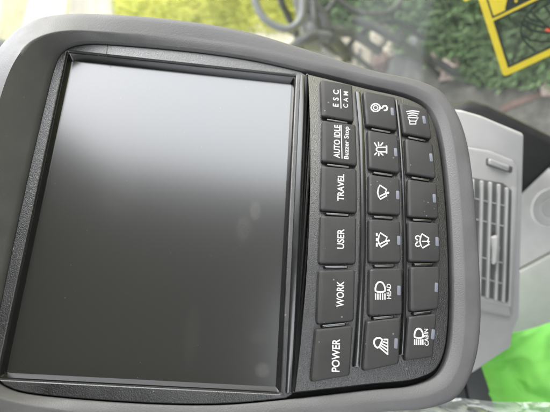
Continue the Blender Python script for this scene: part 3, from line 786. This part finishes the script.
def rock(px, py, r, mat, label, seed, sq=0.7):
    bm = bmesh.new(); bmesh.ops.create_icosphere(bm, subdivisions=3, radius=r)
    for v in bm.verts:
        n = v.co.normalized(); v.co = v.co * (1 + 0.35 * noise.noise(n * 1.6 + Vector((seed, 0, 0))) + 0.12 * noise.noise(n * 5 + Vector((0, seed, 0)))); v.co.z *= sq
    o = obj('stone', bm, mat, None, 40); o.location = gnd(px, py) + Vector((0, 0, r * sq * 0.55)); tag(o, label, 'stone', 'stones on the ground outside')
rock(385, 36, 0.060, M['stone'], 'cream stone beside the ribbed steel plate', 1)
rock(394, 48, 0.040, M['stone'], 'small cream stone next to the larger cream stone', 2)
rock(452, 70, 0.055, M['pinkstone'], 'pale pink stone on grey soil above the black trim corner', 3)
rock(436, 58, 0.030, M['stone'], 'small pale stone beside the pale pink stone', 4)
rock(382, 62, 0.048, M['clay'], 'reddish brown stone against the steel plate', 5)
rock(550, 89, 0.032, M['pinkstone'], 'pink white stone below the warning sticker by the red clay strip', 6)
rock(310, 8, 0.05, M['stone'], 'cream stone seen through the bend of the grab rail', 7)
rock(419, 44, 0.05, M['steel'], 'dark grey stone between hose and weeds', 8)
# mirror arm at the edge of the picture
P = Plane(0, 44, 0.9)
t = thing('mirror_arm', 'dark grey rounded mirror arm beyond the upper corner of the monitor', 'mirror', P.m)
slab(P, [(-60, 36), (-4, 36), (8, 41), (9, 50), (2, 60), (-60, 130)], -30, 0, 8, 'mirror_shell', M['rail'], t)
slab(P, [(-60, 58), (0, 50), (0, 54), (-60, 72)], -2, 4, 1, 'mirror_seam', M['hose'], t)

# ------------------------------------------------------------------ cab shell round the camera, unseen; edges set to block light and shape reflections
def box(name, lo, hi, mat):
    bm = bmesh.new(); bmesh.ops.create_cube(bm, size=1)
    for v in bm.verts: v.co = Vector([lo[i] + (v.co[i] + 0.5) * (hi[i] - lo[i]) for i in range(3)])
    return struct(obj(name, bm, mat))
box('cab_roof', (-0.85, -0.797, 0.52), (0.635, 0.95, 0.58), M['cab'])
def rear(name, pts):
    bm = bmesh.new(); n = len(pts)
    wv = [[bm.verts.new((x, y, z)) for x, z in pts] for y in (-0.86, -0.80)]
    bm.faces.new(wv[0]); bm.faces.new(wv[1][::-1])
    for i in range(n): bm.faces.new((wv[0][i], wv[1][i], wv[1][(i + 1) % n], wv[0][(i + 1) % n]))
    struct(obj(name, bm, M['cab'], None, 35))
rear('cab_rear_wall', [(-0.85, -1.1), (0.72, -1.1), (0.72, 0.0), (-0.85, 0.0)])
rear('rear_pillar_blocker', [(0.40, 0.003), (0.72, 0.003), (0.72, 0.12), (0.806, 0.31), (0.40, 0.31)])  # unseen; slanted edge shaped to bound the screen reflection
rear('rear_sky_blocker', [(-0.85, 0.313), (0.808, 0.313), (1.36, 1.30), (-0.85, 1.30)])  # unseen, taller than the roof; added to cut sky from the screen reflection

box('side_bounce_blocker', (0.76, -0.80, -1.1), (0.82, 0.10, -0.40), M['cab'])  # unseen; added to block ground bounce from the right
box('floor_bounce_blocker', (0.023, -0.797, -1.06), (0.757, 0.15, -1.002), M['cab'])  # unseen; added to keep ground bounce off the hood
box('cab_left_wall', (-0.91, -0.80, -1.1), (-0.853, 0.45, -0.28), M['cab'])
box('cab_floor', (-0.85, -0.797, -1.06), (0.02, 0.9, -1.0), M['cab'])

# ------------------------------------------------------------------ light
SUN_EL, SUN_AZ = R(48), R(82)          # azimuth from +Y towards +X
w = bpy.data.worlds.new('World'); S.world = w; w.use_nodes = True
nt = w.node_tree; bg = nt.nodes['Background']
sky = nt.nodes.new('ShaderNodeTexSky'); sky.sky_type = 'NISHITA'; sky.sun_disc = False
sky.sun_elevation = SUN_EL; sky.sun_rotation = SUN_AZ; sky.air_density = 1.5; sky.dust_density = 2.0; sky.ozone_density = 1.0
hs = nt.nodes.new('ShaderNodeHueSaturation'); hs.inputs['Saturation'].default_value = 0.2
nt.links.new(sky.outputs[0], hs.inputs['Color']); nt.links.new(hs.outputs[0], bg.inputs['Color'])
bg.inputs['Strength'].default_value = 0.15
sl = bpy.data.lights.new('sun', 'SUN'); sl.energy = 0.5; sl.angle = R(40); sl.color = (1, 0.985, 0.96)
so_ = bpy.data.objects.new('sun', sl); COL.objects.link(so_)
d = Vector((math.sin(SUN_AZ) * math.cos(SUN_EL), math.cos(SUN_AZ) * math.cos(SUN_EL), math.sin(SUN_EL)))
so_.rotation_euler = (-d).to_track_quat('-Z', 'Y').to_euler()

# ------------------------------------------------------------------ camera
cd = bpy.data.cameras.new('camera'); cam = bpy.data.objects.new('camera', cd); COL.objects.link(cam)
cd.sensor_width = 36; cd.sensor_fit = 'HORIZONTAL'; cd.lens = FPX / 550 * 36; cd.clip_start = 0.01; cd.clip_end = 400
xr, yu, zb = -UPV, RGT, -FWD
cam.matrix_world = Matrix(((xr.x, yu.x, zb.x, 0), (xr.y, yu.y, zb.y, 0), (xr.z, yu.z, zb.z, 0), (0, 0, 0, 1)))
cd.dof.use_dof = True; cd.dof.focus_distance = 0.232; cd.dof.aperture_fstop = 11.5
S.camera = cam
S.view_settings.view_transform = 'Standard'; S.view_settings.look = 'None'; S.view_settings.gamma = 1
S.view_settings.exposure = 2.62
S.cycles.use_denoising = True
